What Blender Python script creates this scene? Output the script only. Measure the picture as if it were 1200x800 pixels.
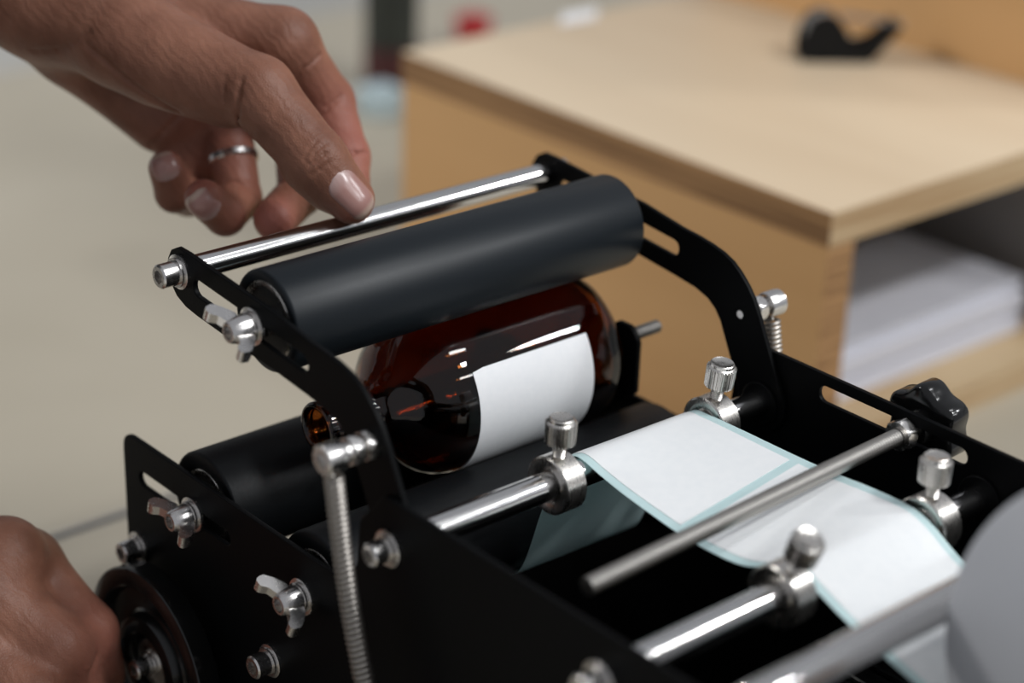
import bpy, math, random
import numpy as np
from mathutils import Vector, Matrix

# ------------------------------------------------------------------ scene, camera, light
scene = bpy.context.scene
for o in list(bpy.data.objects):
    bpy.data.objects.remove(o)
COL = scene.collection
S = 0.001            # all lengths below are in millimetres
ZOFF = 900.0         # machine datum (pivot rod axis) is 900 mm above the room floor


def W(p):
    return Vector((p[0] * S, p[1] * S, (p[2] + ZOFF) * S))


cam_data = bpy.data.cameras.new('camera')
cam = bpy.data.objects.new('camera', cam_data)
COL.objects.link(cam)
CR = Vector((0.755034, -0.654983, 0.030354))
CU = Vector((0.24848, 0.328663, 0.911174))
CF = Vector((0.606779, 0.680425, -0.410902))
m = Matrix((CR, CU, -CF)).transposed().to_4x4()
m.translation = W((-347.0, -438.4, 322.09))
cam.matrix_world = m
cam_data.sensor_width = 36.0
cam_data.lens = 72.118
cam_data.clip_start = 0.02
cam_data.clip_end = 60
cam_data.dof.use_dof = True
cam_data.dof.focus_distance = 0.704
cam_data.dof.aperture_fstop = 4.3
scene.camera = cam

world = bpy.data.worlds.new('World')
scene.world = world
world.use_nodes = True
world.node_tree.nodes['Background'].inputs[0].default_value = (0.90, 0.93, 1.0, 1)
world.node_tree.nodes['Background'].inputs[1].default_value = 0.34

vs = scene.view_settings
vs.view_transform = 'Standard'
vs.look = 'None'
vs.gamma = 1.0
vs.use_curve_mapping = False
vs.exposure = 0.08


def area(name, loc, target, sx, sy, watts, col=(1, 1, 1)):
    l = bpy.data.lights.new(name, 'AREA')
    l.shape = 'RECTANGLE'
    l.size, l.size_y = sx, sy
    l.energy = watts
    l.color = col
    o = bpy.data.objects.new(name, l)
    COL.objects.link(o)
    o.location = loc
    d = Vector(target) - Vector(loc)
    o.rotation_euler = d.to_track_quat('-Z', 'Y').to_euler()
    return o


# ceiling strip lights of the workshop, then one added fill lamp
LC = (0.97, 0.985, 1.0)
area('strip_and_fill_light', (0.85, -1.5, 2.75), (0.85, -1.5, 0), 0.4, 0.25, 31, LC)
area('strip_and_fill_light', (2.15, -1.5, 2.75), (2.15, -1.5, 0), 0.4, 0.25, 31, LC)
area('strip_and_fill_light', (0.7, -0.65, 2.75), (0.7, -0.65, 0), 0.9, 0.14, 9, LC)
area('strip_and_fill_light', (1.2, -2.7, 2.75), (1.2, -2.7, 0), 2.0, 0.22, 34, LC)
area('strip_and_fill_light', (-1.5, 2.5, 2.75), (-1.5, 2.5, 0), 0.3, 2.0, 95, (1.0, 0.985, 0.96))  # added fill at back left to brighten cabinet side and label roll

# ------------------------------------------------------------------ materials


def mat(name, base, rough=0.5, metal=0.0, **kw):
    mt = bpy.data.materials.new(name)
    mt.use_nodes = True
    b = mt.node_tree.nodes['Principled BSDF']
    b.inputs['Base Color'].default_value = (*base, 1)
    b.inputs['Roughness'].default_value = rough
    b.inputs['Metallic'].default_value = metal
    for k, v in kw.items():
        b.inputs[k.replace('_', ' ')].default_value = v
    return mt


def nodes(mt):
    return mt.node_tree.nodes, mt.node_tree.links, mt.node_tree.nodes['Principled BSDF']


def tex_noise(mt, scale, detail=4, coords='Object', stretch=(1, 1, 1)):
    n, l, b = nodes(mt)
    tc = n.new('ShaderNodeTexCoord')
    mp = n.new('ShaderNodeMapping')
    mp.inputs['Scale'].default_value = stretch
    tx = n.new('ShaderNodeTexNoise')
    tx.inputs['Scale'].default_value = scale
    tx.inputs['Detail'].default_value = detail
    l.new(tc.outputs[coords], mp.inputs[0])
    l.new(mp.outputs[0], tx.inputs['Vector'])
    return tx


def colour_by(mt, tx, c0, c1, p0=0.3, p1=0.7):
    n, l, b = nodes(mt)
    r = n.new('ShaderNodeValToRGB')
    r.color_ramp.elements[0].color = (*c0, 1)
    r.color_ramp.elements[1].color = (*c1, 1)
    r.color_ramp.elements[0].position = p0
    r.color_ramp.elements[1].position = p1
    l.new(tx.outputs['Fac'], r.inputs[0])
    l.new(r.outputs[0], b.inputs['Base Color'])
    return r


def rough_by(mt, tx, a, c):
    n, l, b = nodes(mt)
    r = n.new('ShaderNodeMapRange')
    r.inputs['To Min'].default_value = a
    r.inputs['To Max'].default_value = c
    l.new(tx.outputs['Fac'], r.inputs[0])
    l.new(r.outputs[0], b.inputs['Roughness'])


def bump_by(mt, tx, strength, dist):
    n, l, b = nodes(mt)
    bp = n.new('ShaderNodeBump')
    bp.inputs['Strength'].default_value = strength
    bp.inputs['Distance'].default_value = dist
    l.new(tx.outputs['Fac'], bp.inputs['Height'])
    l.new(bp.outputs[0], b.inputs['Normal'])
    return bp


M_BLACK = mat('black_powder_coated_plate', (0.0035, 0.0037, 0.004), 0.42, Specular_IOR_Level=0.06)
t = tex_noise(M_BLACK, 900, 2)
bump_by(M_BLACK, t, 0.12, 0.0003)
rough_by(M_BLACK, t, 0.36, 0.5)
M_RUBBER = mat('black_rubber_roller', (0.0045, 0.0052, 0.006), 0.46, Specular_IOR_Level=0.2)
t = tex_noise(M_RUBBER, 700, 3)
bump_by(M_RUBBER, t, 0.15, 0.0002)
rough_by(M_RUBBER, t, 0.40, 0.56)
M_ALU = mat('matt_black_anodised_roller', (0.0085, 0.0115, 0.0145), 0.40, Specular_IOR_Level=0.26)
t = tex_noise(M_ALU, 1500, 2)
rough_by(M_ALU, t, 0.36, 0.46)
M_PLASTIC = mat('glossy_black_plastic', (0.006, 0.006, 0.006), 0.16)
t = tex_noise(M_PLASTIC, 300, 2)
rough_by(M_PLASTIC, t, 0.12, 0.22)
M_MATT = mat('matt_black_plastic', (0.006, 0.0065, 0.007), 0.6, Specular_IOR_Level=0.2)
t = tex_noise(M_MATT, 300, 2)
rough_by(M_MATT, t, 0.55, 0.68)
M_CHROME = mat('polished_steel_rod', (0.72, 0.71, 0.70), 0.14, 1.0)
t = tex_noise(M_CHROME, 500, 3, stretch=(0.15, 6, 6))
rough_by(M_CHROME, t, 0.10, 0.20)
M_STEEL = mat('bright_steel_fastener', (0.70, 0.68, 0.66), 0.24, 1.0)
t = tex_noise(M_STEEL, 600, 3)
rough_by(M_STEEL, t, 0.16, 0.34)
M_NICKEL = mat('satin_nickel', (0.70, 0.67, 0.63), 0.28, 1.0)
t = tex_noise(M_NICKEL, 800, 2, stretch=(1, 1, 0.2))
rough_by(M_NICKEL, t, 0.2, 0.36)
M_SPRING = mat('spring_wire', (0.44, 0.41, 0.375), 0.42, 1.0)
t = tex_noise(M_SPRING, 900, 2)
rough_by(M_SPRING, t, 0.38, 0.5)
M_THREAD = mat('dull_threaded_steel', (0.46, 0.44, 0.41), 0.38, 1.0)
t = tex_noise(M_THREAD, 500, 2)
rough_by(M_THREAD, t, 0.34, 0.44)
M_BRASS = mat('bearing_shield', (0.46, 0.42, 0.34), 0.35, 1.0)
t = tex_noise(M_BRASS, 500, 2)
rough_by(M_BRASS, t, 0.3, 0.42)
M_DARK = mat('dark_bearing_seal', (0.02, 0.02, 0.02), 0.5)
t = tex_noise(M_DARK, 400, 2)
rough_by(M_DARK, t, 0.4, 0.6)

M_GLASS = mat('amber_glass', (0.40, 0.105, 0.018), 0.02)
_n, _l, _b = nodes(M_GLASS)
_b.inputs['Transmission Weight'].default_value = 1.0
_b.inputs['IOR'].default_value = 1.5
t = tex_noise(M_GLASS, 60, 2)
colour_by(M_GLASS, t, (0.17, 0.048, 0.009), (0.23, 0.068, 0.013))

M_PAPER = mat('white_label_paper', (0.80, 0.80, 0.80), 0.55)
t = tex_noise(M_PAPER, 400, 3)
colour_by(M_PAPER, t, (0.785, 0.79, 0.80), (0.815, 0.815, 0.82))
M_LABEL = mat('white_tape_label', (0.82, 0.83, 0.83), 0.42)
t = tex_noise(M_LABEL, 300, 2)
colour_by(M_LABEL, t, (0.80, 0.815, 0.82), (0.83, 0.84, 0.84))
M_LINER = mat('pale_teal_release_liner', (0.45, 0.62, 0.62), 0.38)
t = tex_noise(M_LINER, 150, 3)
colour_by(M_LINER, t, (0.70, 0.88, 0.885), (0.74, 0.905, 0.91))
_n, _l, _b = nodes(M_LINER)
_tr = _n.new('ShaderNodeBsdfTranslucent')
_tr.inputs['Color'].default_value = (0.74, 0.92, 0.92, 1)
_ms = _n.new('ShaderNodeMixShader')
_ms.inputs[0].default_value = 0.33
_l.new(_b.outputs[0], _ms.inputs[1])
_l.new(_tr.outputs[0], _ms.inputs[2])
_l.new(_ms.outputs[0], _n['Material Output'].inputs['Surface'])
M_ROLLSIDE = mat('grey_white_roll_side', (0.55, 0.57, 0.60), 0.6)
_n, _l, _b = nodes(M_ROLLSIDE)
_tc = _n.new('ShaderNodeTexCoord')
_w = _n.new('ShaderNodeTexWave')
_w.wave_type = 'RINGS'
_w.rings_direction = 'X'
_w.inputs['Scale'].default_value = 260
_w.inputs['Distortion'].default_value = 0.4
_l.new(_tc.outputs['Object'], _w.inputs['Vector'])
colour_by(M_ROLLSIDE, _w, (0.76, 0.775, 0.81), (0.81, 0.82, 0.85))

M_SKIN = mat('brown_skin', (0.34, 0.165, 0.105), 0.46)
_n, _l, _b = nodes(M_SKIN)
_b.inputs['Subsurface Weight'].default_value = 0.12
_b.inputs['Subsurface Radius'].default_value = (1.0, 0.35, 0.2)
_b.inputs['Subsurface Scale'].default_value = 0.003
_b.inputs['Specular IOR Level'].default_value = 0.26
_tx = tex_noise(M_SKIN, 60, 5)
_r1 = _n.new('ShaderNodeValToRGB')
_r1.color_ramp.elements[0].color = (0.155, 0.064, 0.039, 1)
_r1.color_ramp.elements[1].color = (0.275, 0.125, 0.080, 1)
_r1.color_ramp.elements[0].position = 0.28
_r1.color_ramp.elements[1].position = 0.72
_l.new(_tx.outputs['Fac'], _r1.inputs[0])
_at = _n.new('ShaderNodeAttribute')
_at.attribute_name = 'flush'
_mx = _n.new('ShaderNodeMixRGB')
_mx.inputs[2].default_value = (0.40, 0.135, 0.105, 1)
_l.new(_at.outputs['Fac'], _mx.inputs[0])
_l.new(_r1.outputs[0], _mx.inputs[1])
_l.new(_mx.outputs[0], _b.inputs['Base Color'])
_v = _n.new('ShaderNodeTexVoronoi')
_v.inputs['Scale'].default_value = 950
_v.feature = 'DISTANCE_TO_EDGE'
_l.new(_tx.inputs['Vector'].links[0].from_socket, _v.inputs['Vector'])
_n2 = _n.new('ShaderNodeTexNoise')
_n2.inputs['Scale'].default_value = 240
_n2.inputs['Detail'].default_value = 5
_l.new(_tx.inputs['Vector'].links[0].from_socket, _n2.inputs['Vector'])
_ad = _n.new('ShaderNodeMath')
_ad.operation = 'ADD'
_l.new(_v.outputs['Distance'], _ad.inputs[0])
_l.new(_n2.outputs['Fac'], _ad.inputs[1])
_wv = _n.new('ShaderNodeTexWave')
_wv.wave_type = 'BANDS'
_wv.bands_direction = 'X'
_wv.inputs['Scale'].default_value = 95
_wv.inputs['Distortion'].default_value = 7.0
_wv.inputs['Detail'].default_value = 3.0
_wv.inputs['Detail Scale'].default_value = 1.6
_mp2 = _n.new('ShaderNodeMapping')
_mp2.inputs['Rotation'].default_value = (0.3, 0.5, 0.35)
_l.new(_tx.inputs['Vector'].links[0].from_socket, _mp2.inputs[0])
_l.new(_mp2.outputs[0], _wv.inputs['Vector'])
_ms2 = _n.new('ShaderNodeMath')
_ms2.operation = 'MULTIPLY_ADD'
_ms2.inputs[1].default_value = 0.55
_l.new(_wv.outputs['Fac'], _ms2.inputs[0])
_l.new(_ad.outputs[0], _ms2.inputs[2])
_bp = _n.new('ShaderNodeBump')
_bp.inputs['Strength'].default_value = 0.3
_bp.inputs['Distance'].default_value = 0.0006
_l.new(_ms2.outputs[0], _bp.inputs['Height'])
_l.new(_bp.outputs[0], _b.inputs['Normal'])

M_NAIL = mat('pink_fingernail', (0.55, 0.31, 0.27), 0.26)
_n, _l, _b = nodes(M_NAIL)
_at = _n.new('ShaderNodeAttribute')
_at.attribute_name = 'tip'
_rr = _n.new('ShaderNodeValToRGB')
_rr.color_ramp.elements[0].color = (0.42, 0.29, 0.265, 1)
_rr.color_ramp.elements[0].position = 0.02
_rr.color_ramp.elements[1].color = (0.34, 0.18, 0.155, 1)
_rr.color_ramp.elements[1].position = 0.3
for pos, c in ((0.80, (0.34, 0.18, 0.155, 1)), (0.90, (0.46, 0.33, 0.27, 1))):
    e = _rr.color_ramp.elements.new(pos)
    e.color = c
_l.new(_at.outputs['Fac'], _rr.inputs[0])
_l.new(_rr.outputs[0], _b.inputs['Base Color'])

M_TABLE = mat('beige_laminate', (0.52, 0.475, 0.40), 0.42)
t = tex_noise(M_TABLE, 5, 4)
colour_by(M_TABLE, t, (0.36, 0.322, 0.252), (0.405, 0.366, 0.292))
M_FRAME_SEAM_SHADE = mat('grey_frame_and_seam_shade', (0.30, 0.29, 0.28), 0.5)  # table frame grey, darkened to double as painted shade in the seam
t = tex_noise(M_FRAME_SEAM_SHADE, 30, 3)
colour_by(M_FRAME_SEAM_SHADE, t, (0.10, 0.10, 0.105), (0.15, 0.15, 0.155))
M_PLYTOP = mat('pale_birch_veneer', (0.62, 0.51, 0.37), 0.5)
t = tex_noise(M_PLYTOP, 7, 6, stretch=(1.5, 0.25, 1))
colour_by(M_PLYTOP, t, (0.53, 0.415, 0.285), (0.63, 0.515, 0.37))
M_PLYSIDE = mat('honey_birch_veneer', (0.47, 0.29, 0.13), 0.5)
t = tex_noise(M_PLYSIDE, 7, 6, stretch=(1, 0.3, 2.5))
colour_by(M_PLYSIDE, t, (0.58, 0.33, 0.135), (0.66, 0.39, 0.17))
M_PLYEDGE = mat('plywood_edge', (0.35, 0.2, 0.09), 0.6)
t = tex_noise(M_PLYEDGE, 14, 5, stretch=(1, 0.5, 22))
colour_by(M_PLYEDGE, t, (0.16, 0.075, 0.025), (0.40, 0.22, 0.09), 0.38, 0.62)
M_PLYFRONT = mat('pale_plywood_edge', (0.5, 0.37, 0.22), 0.6)
t = tex_noise(M_PLYFRONT, 12, 5, stretch=(0.6, 1, 14))
colour_by(M_PLYFRONT, t, (0.34, 0.215, 0.105), (0.50, 0.37, 0.22), 0.35, 0.65)
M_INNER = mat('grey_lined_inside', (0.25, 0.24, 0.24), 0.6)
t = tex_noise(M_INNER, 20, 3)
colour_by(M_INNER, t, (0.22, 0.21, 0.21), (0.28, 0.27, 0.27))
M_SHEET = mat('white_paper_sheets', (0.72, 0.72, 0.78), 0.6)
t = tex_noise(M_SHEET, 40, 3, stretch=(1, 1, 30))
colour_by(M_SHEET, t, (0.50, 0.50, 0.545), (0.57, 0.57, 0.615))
M_FLOOR = mat('light_grey_floor', (0.5, 0.49, 0.45), 0.45)
t = tex_noise(M_FLOOR, 3, 4)
colour_by(M_FLOOR, t, (0.60, 0.585, 0.54), (0.66, 0.645, 0.60))
M_WALL = mat('off_white_wall', (0.55, 0.55, 0.53), 0.7)
t = tex_noise(M_WALL, 4, 3)
colour_by(M_WALL, t, (0.52, 0.52, 0.50), (0.57, 0.57, 0.55))
M_RED = mat('red_plastic', (0.35, 0.012, 0.015), 0.4)
t = tex_noise(M_RED, 30, 2)
rough_by(M_RED, t, 0.35, 0.5)
M_MAROON = mat('dark_maroon_print', (0.06, 0.012, 0.012), 0.6)
t = tex_noise(M_MAROON, 60, 2)
rough_by(M_MAROON, t, 0.5, 0.7)
M_OLIVE = mat('dark_cloth', (0.022, 0.025, 0.018), 0.8)
t = tex_noise(M_OLIVE, 50, 3)
colour_by(M_OLIVE, t, (0.015, 0.018, 0.013), (0.03, 0.033, 0.024))
M_BLUE = mat('pale_blue_plastic', (0.42, 0.52, 0.55), 0.5)
t = tex_noise(M_BLUE, 30, 2)
rough_by(M_BLUE, t, 0.4, 0.6)
M_SHIRT = mat('charcoal_cotton', (0.03, 0.032, 0.036), 0.85)
t = tex_noise(M_SHIRT, 90, 4)
colour_by(M_SHIRT, t, (0.022, 0.024, 0.028), (0.038, 0.040, 0.045))
bump_by(M_SHIRT, t, 0.3, 0.002)
M_HAIR = mat('black_hair', (0.012, 0.010, 0.009), 0.5)
t = tex_noise(M_HAIR, 120, 3, stretch=(1, 1, 0.15))
colour_by(M_HAIR, t, (0.008, 0.007, 0.006), (0.02, 0.016, 0.013))
M_EYE = mat('eye_white', (0.6, 0.58, 0.55), 0.25)
t = tex_noise(M_EYE, 60, 2)
rough_by(M_EYE, t, 0.2, 0.3)
M_TAPE = mat('clear_grey_tape', (0.16, 0.165, 0.17), 0.25)
t = tex_noise(M_TAPE, 90, 2)
rough_by(M_TAPE, t, 0.2, 0.35)

# ------------------------------------------------------------------ mesh helpers (mm)


class MB:
    """collects geometry for ONE mesh object"""

    def __init__(self):
        self.v, self.f, self.sm = [], [], []

    def add(self, vs_, fs, smooth=True):
        o = len(self.v)
        self.v += [tuple(p) for p in vs_]
        for q in fs:
            self.f.append(tuple(i + o for i in q))
            self.sm.append(smooth)
        return self

    def box(self, x0, x1, y0, y1, z0, z1, b=0.0):
        if b <= 0:
            p = [(x, y, z) for z in (z0, z1) for y in (y0, y1) for x in (x0, x1)]
            f = [(0, 2, 3, 1), (4, 5, 7, 6), (0, 1, 5, 4), (2, 6, 7, 3), (0, 4, 6, 2), (1, 3, 7, 5)]
            return self.add(p, f, False)
        # chamfered box: three-axis
        p = []
        idx = {}
        for sx in (0, 1):
            for sy in (0, 1):
                for sz in (0, 1):
                    X, Y, Z = (x0, x1)[sx], (y0, y1)[sy], (z0, z1)[sz]
                    dx, dy, dz = (b, -b)[sx], (b, -b)[sy], (b, -b)[sz]
                    for a, q in enumerate(((X, Y + dy, Z + dz), (X + dx, Y, Z + dz), (X + dx, Y + dy, Z))):
                        idx[(sx, sy, sz, a)] = len(p)
                        p.append(q)
        f = []
        for s in (0, 1):
            f.append([idx[(s, 0, 0, 0)], idx[(s, 1, 0, 0)], idx[(s, 1, 1, 0)], idx[(s, 0, 1, 0)]])
            f.append([idx[(0, s, 0, 1)], idx[(1, s, 0, 1)], idx[(1, s, 1, 1)], idx[(0, s, 1, 1)]])
            f.append([idx[(0, 0, s, 2)], idx[(1, 0, s, 2)], idx[(1, 1, s, 2)], idx[(0, 1, s, 2)]])
        for a in (0, 1):
            for c in (0, 1):
                f.append([idx[(a, c, 0, 0)], idx[(a, c, 1, 0)], idx[(a, c, 1, 1)], idx[(a, c, 0, 1)]])
                f.append([idx[(a, 0, c, 0)], idx[(a, 1, c, 0)], idx[(a, 1, c, 2)], idx[(a, 0, c, 2)]])
                f.append([idx[(0, a, c, 1)], idx[(1, a, c, 1)], idx[(1, a, c, 2)], idx[(0, a, c, 2)]])
        for sx in (0, 1):
            for sy in (0, 1):
                for sz in (0, 1):
                    f.append([idx[(sx, sy, sz, 0)], idx[(sx, sy, sz, 1)], idx[(sx, sy, sz, 2)]])
        return self.add(p, f, False)

    def lathe(self, prof, o, ax=(1, 0, 0), up=None, n=32, rfun=None, close=False, caps=True):
        """prof: list of (t along axis, radius[, hex?]); o origin, ax axis"""
        ax = Vector(ax).normalized()
        if up is None:
            up = Vector((0, 0, 1)) if abs(ax.z) < 0.9 else Vector((0, 1, 0))
        e1 = (Vector(up) - ax * ax.dot(Vector(up))).normalized()
        e2 = ax.cross(e1)
        o = Vector(o)
        p = []
        for j, q in enumerate(prof):
            for i in range(n):
                a = 2 * math.pi * i / n
                rr = q[1]
                if rfun:
                    rr = rfun(j, a, q)
                p.append(o + ax * q[0] + e1 * (rr * math.cos(a)) + e2 * (rr * math.sin(a)))
        f = []
        m_ = len(prof)
        for j in range(m_ if close else m_ - 1):
            j2 = (j + 1) % m_
            for i in range(n):
                i2 = (i + 1) % n
                f.append((j * n + i, j * n + i2, j2 * n + i2, j2 * n + i))
        if caps and not close:
            if prof[0][1] > 1e-6:
                f.append(tuple(reversed(range(n))))
            if prof[-1][1] > 1e-6:
                f.append(tuple((m_ - 1) * n + i for i in range(n)))
        return self.add(p, f, True)

    def tube(self, path, r, n=10, closed=False):
        path = [Vector(q) for q in path]
        m_ = len(path)
        T = []
        for i in range(m_):
            a = path[i - 1] if (i > 0 or closed) else path[i]
            b = path[(i + 1) % m_] if (i < m_ - 1 or closed) else path[i]
            T.append((b - a).normalized())
        nrm = T[0].orthogonal().normalized()
        p = []
        for i in range(m_):
            nrm = (nrm - T[i] * nrm.dot(T[i])).normalized()
            bn = T[i].cross(nrm)
            rr = r(i / (m_ - 1)) if callable(r) else r
            for k in range(n):
                a = 2 * math.pi * k / n
                p.append(path[i] + nrm * rr * math.cos(a) + bn * rr * math.sin(a))
        f = []
        for i in range(m_ if closed else m_ - 1):
            i2 = (i + 1) % m_
            for k in range(n):
                k2 = (k + 1) % n
                f.append((i * n + k, i * n + k2, i2 * n + k2, i2 * n + k))
        if not closed:
            f.append(tuple(reversed(range(n))))
            f.append(tuple((m_ - 1) * n + k for k in range(n)))
        return self.add(p, f, True)

    def build(self, name, mt, parent=None, sharp=35, origin=None):
        c = np.array(self.v, dtype=float)
        ctr = (c.min(0) + c.max(0)) / 2 if origin is None else np.array(origin, float)
        me = bpy.data.meshes.new(name)
        me.from_pydata([tuple((q - ctr) * S) for q in c], [], self.f)
        me.polygons.foreach_set('use_smooth', self.sm)
        me.update()
        import bmesh as _bm
        bb = _bm.new()
        bb.from_mesh(me)
        _bm.ops.recalc_face_normals(bb, faces=bb.faces)
        bb.to_mesh(me)
        bb.free()
        try:
            me.set_sharp_from_angle(angle=math.radians(sharp))
        except Exception:
            pass
        me.materials.append(mt)
        o = bpy.data.objects.new(name, me)
        COL.objects.link(o)
        place(o, ctr, parent)
        return o


ORI = {}


def place(o, ctr, parent):
    w = W(ctr)
    ORI[o.name] = w
    if parent is not None:
        o.parent = parent
        o.location = w - ORI[parent.name]
    else:
        o.location = w


def empty(name, loc):
    o = bpy.data.objects.new(name, None)
    o.empty_display_size = 0.02
    COL.objects.link(o)
    place(o, loc, None)
    return o


def tag(o, label=None, cat=None, group=None, kind=None):
    if label:
        o['label'] = label
    if cat:
        o['category'] = cat
    if group:
        o['group'] = group
    if kind:
        o['kind'] = kind
    return o


def plate(name, outline, holes, x0, x1, mt, parent, bevel=0.35):
    """flat plate in the YZ plane with through holes, from x0 to x1"""
    cu = bpy.data.curves.new(name, 'CURVE')
    cu.dimensions = '2D'
    cu.fill_mode = 'BOTH'
    th = (x1 - x0)
    cu.extrude = th / 2 - bevel
    cu.bevel_depth = bevel
    cu.bevel_resolution = 1
    cu.offset = -bevel
    for loop in [outline] + holes:
        sp = cu.splines.new('POLY')
        sp.points.add(len(loop) - 1)
        for i, (y, z) in enumerate(loop):
            sp.points[i].co = (y, z, 0, 1)
        sp.use_cyclic_u = True
    tmp = bpy.data.objects.new('tmp_plate', cu)
    COL.objects.link(tmp)
    dg = bpy.context.evaluated_depsgraph_get()
    me = bpy.data.meshes.new_from_object(tmp.evaluated_get(dg))
    vv = [(x0 + th / 2 + v.co.z, v.co.x, v.co.y) for v in me.vertices]
    ff = [tuple(p.vertices) for p in me.polygons]
    bpy.data.objects.remove(tmp)
    bpy.data.meshes.remove(me)
    mb = MB()
    mb.add(vv, ff, False)
    return mb.build(name, mt, parent)


def fillet(pts, seg=6):
    """pts: (y, z, radius) -> rounded polygon"""
    out = []
    n = len(pts)
    for i in range(n):
        p = Vector(pts[i][:2])
        r = pts[i][2] if len(pts[i]) > 2 else 0
        a = Vector(pts[i - 1][:2])
        b = Vector(pts[(i + 1) % n][:2])
        if r <= 0:
            out.append(tuple(p))
            continue
        d1, d2 = (a - p).normalized(), (b - p).normalized()
        ang = d1.angle(d2)
        t_ = min(r / math.tan(ang / 2), (a - p).length * 0.49, (b - p).length * 0.49)
        p1, p2 = p + d1 * t_, p + d2 * t_
        for k in range(seg + 1):
            s = k / seg
            out.append(tuple((1 - s) ** 2 * p1 + 2 * s * (1 - s) * p + s * s * p2))
    return out


def circ(y, z, r, n=20):
    return [(y + r * math.cos(2 * math.pi * i / n), z + r * math.sin(2 * math.pi * i / n)) for i in range(n)]


def slot(y0, z0, y1, z1, h, n=8):
    a = math.atan2(z1 - z0, y1 - y0)
    out = []
    for k in range(n + 1):
        t_ = a + math.pi / 2 - math.pi * k / n
        out.append((y1 + h * math.cos(t_), z1 + h * math.sin(t_)))
    for k in range(n + 1):
        t_ = a - math.pi / 2 - math.pi * k / n
        out.append((y0 + h * math.cos(t_), z0 + h * math.sin(t_)))
    return out


def catmull(P, sub=6):
    P = [np.array(p, float) for p in P]
    out = []
    for i in range(len(P) - 1):
        p0 = P[max(i - 1, 0)]
        p1, p2 = P[i], P[i + 1]
        p3 = P[min(i + 2, len(P) - 1)]
        for k in range(sub):
            t_ = k / sub
            out.append(0.5 * ((2 * p1) + (-p0 + p2) * t_ + (2 * p0 - 5 * p1 + 4 * p2 - p3) * t_ ** 2 + (-p0 + 3 * p1 - 3 * p2 + p3) * t_ ** 3))
    out.append(P[-1])
    return out


# ------------------------------------------------------------------ the room and tables
def structure(mb, name, mt):
    return tag(mb.build(name, mt), kind='structure')


structure(MB().box(-3000, 6500, -4000, 6500, -920, -900), 'floor', M_FLOOR)
structure(MB().box(-3000, 6500, 6500, 6600, -900, 1900), 'wall_back', M_WALL)
structure(MB().box(6500, 6600, -4000, 6600, -900, 1900), 'wall_right', M_WALL)

TZ = -150


def table(name, x0, x1, y0, y1, label):
    t_ = empty(name, ((x0 + x1) / 2, (y0 + y1) / 2, -900))
    tag(t_, label, 'table')
    MB().box(x0, x1, y0, y1, TZ - 25, TZ, 1.2).build('table_top', M_TABLE, t_)
    MB().box(x0 + 40, x1 - 40, y0 + 40, y1 - 40, TZ - 85, TZ - 25).build('apron', M_FRAME_SEAM_SHADE, t_)
    MB().box(x0 + 1, x1 - 1, y0 - 1.2, y0, TZ - 24, TZ - 1).build('seam_shade_strip', M_FRAME_SEAM_SHADE, t_)  # dark strips along both long edges paint in the shade of the table seam
    MB().box(x0 + 1, x1 - 1, y1, y1 + 1.2, TZ - 24, TZ - 1).build('seam_shade_strip', M_FRAME_SEAM_SHADE, t_)
    for lx in (x0 + 45, x1 - 95):
        for ly in (y0 + 45, y1 - 95):
            MB().box(lx, lx + 50, ly, ly + 50, -900, TZ - 85, 2).build('leg', M_FRAME_SEAM_SHADE, t_)
    return t_


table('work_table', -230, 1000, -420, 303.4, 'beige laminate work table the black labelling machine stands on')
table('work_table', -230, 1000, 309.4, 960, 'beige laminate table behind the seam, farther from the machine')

# ------------------------------------------------------------------ wooden desktop cabinet
NX, NY, NZ = 354.0, 129.0, -8.7
XB, YB = 600.0, 449.0
cab = empty('plywood_cabinet', ((NX + XB) / 2, (NY + YB) / 2, TZ))
tag(cab, 'low open-fronted plywood cabinet with pale top standing behind the machine', 'cabinet')


def ply(name, x0, x1, y0, y1, z0, z1, face_mats):
    """board with separate veneer / edge materials per side: (-x,+x,-y,+y,-z,+z)"""
    mb = MB().box(x0, x1, y0, y1, z0, z1)
    o = mb.build(name, face_mats[0], cab)
    mats = []
    for mt in face_mats:
        if mt not in mats:
            mats.append(mt)
    o.data.materials.clear()
    for mt in mats:
        o.data.materials.append(mt)
    for p in o.data.polygons:
        nn = p.normal
        k = max(range(3), key=lambda i: abs(nn[i]))
        side = 2 * k + (1 if nn[k] > 0 else 0)
        p.material_index = mats.index(face_mats[side])
    return o


T = M_PLYTOP
E_ = M_PLYEDGE
F_ = M_PLYFRONT
Sd = M_PLYSIDE
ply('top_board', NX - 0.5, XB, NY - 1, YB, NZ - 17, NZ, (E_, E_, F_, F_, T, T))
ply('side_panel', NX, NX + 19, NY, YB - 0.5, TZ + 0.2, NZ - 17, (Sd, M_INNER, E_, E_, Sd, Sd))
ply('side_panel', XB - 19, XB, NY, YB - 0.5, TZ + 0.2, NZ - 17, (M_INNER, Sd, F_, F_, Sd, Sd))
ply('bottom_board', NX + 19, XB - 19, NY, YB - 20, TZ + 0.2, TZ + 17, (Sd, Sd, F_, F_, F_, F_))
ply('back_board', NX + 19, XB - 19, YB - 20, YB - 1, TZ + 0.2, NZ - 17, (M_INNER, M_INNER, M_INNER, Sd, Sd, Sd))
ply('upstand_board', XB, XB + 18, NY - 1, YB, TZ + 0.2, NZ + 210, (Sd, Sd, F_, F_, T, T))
# the paper in the cabinet
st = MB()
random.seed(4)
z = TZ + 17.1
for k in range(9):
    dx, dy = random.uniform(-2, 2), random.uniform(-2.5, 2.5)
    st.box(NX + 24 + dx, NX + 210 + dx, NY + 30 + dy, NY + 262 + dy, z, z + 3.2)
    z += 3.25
tag(st.build('paper_stack', M_SHEET), 'stack of white paper inside the open plywood cabinet', 'paper')

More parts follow.
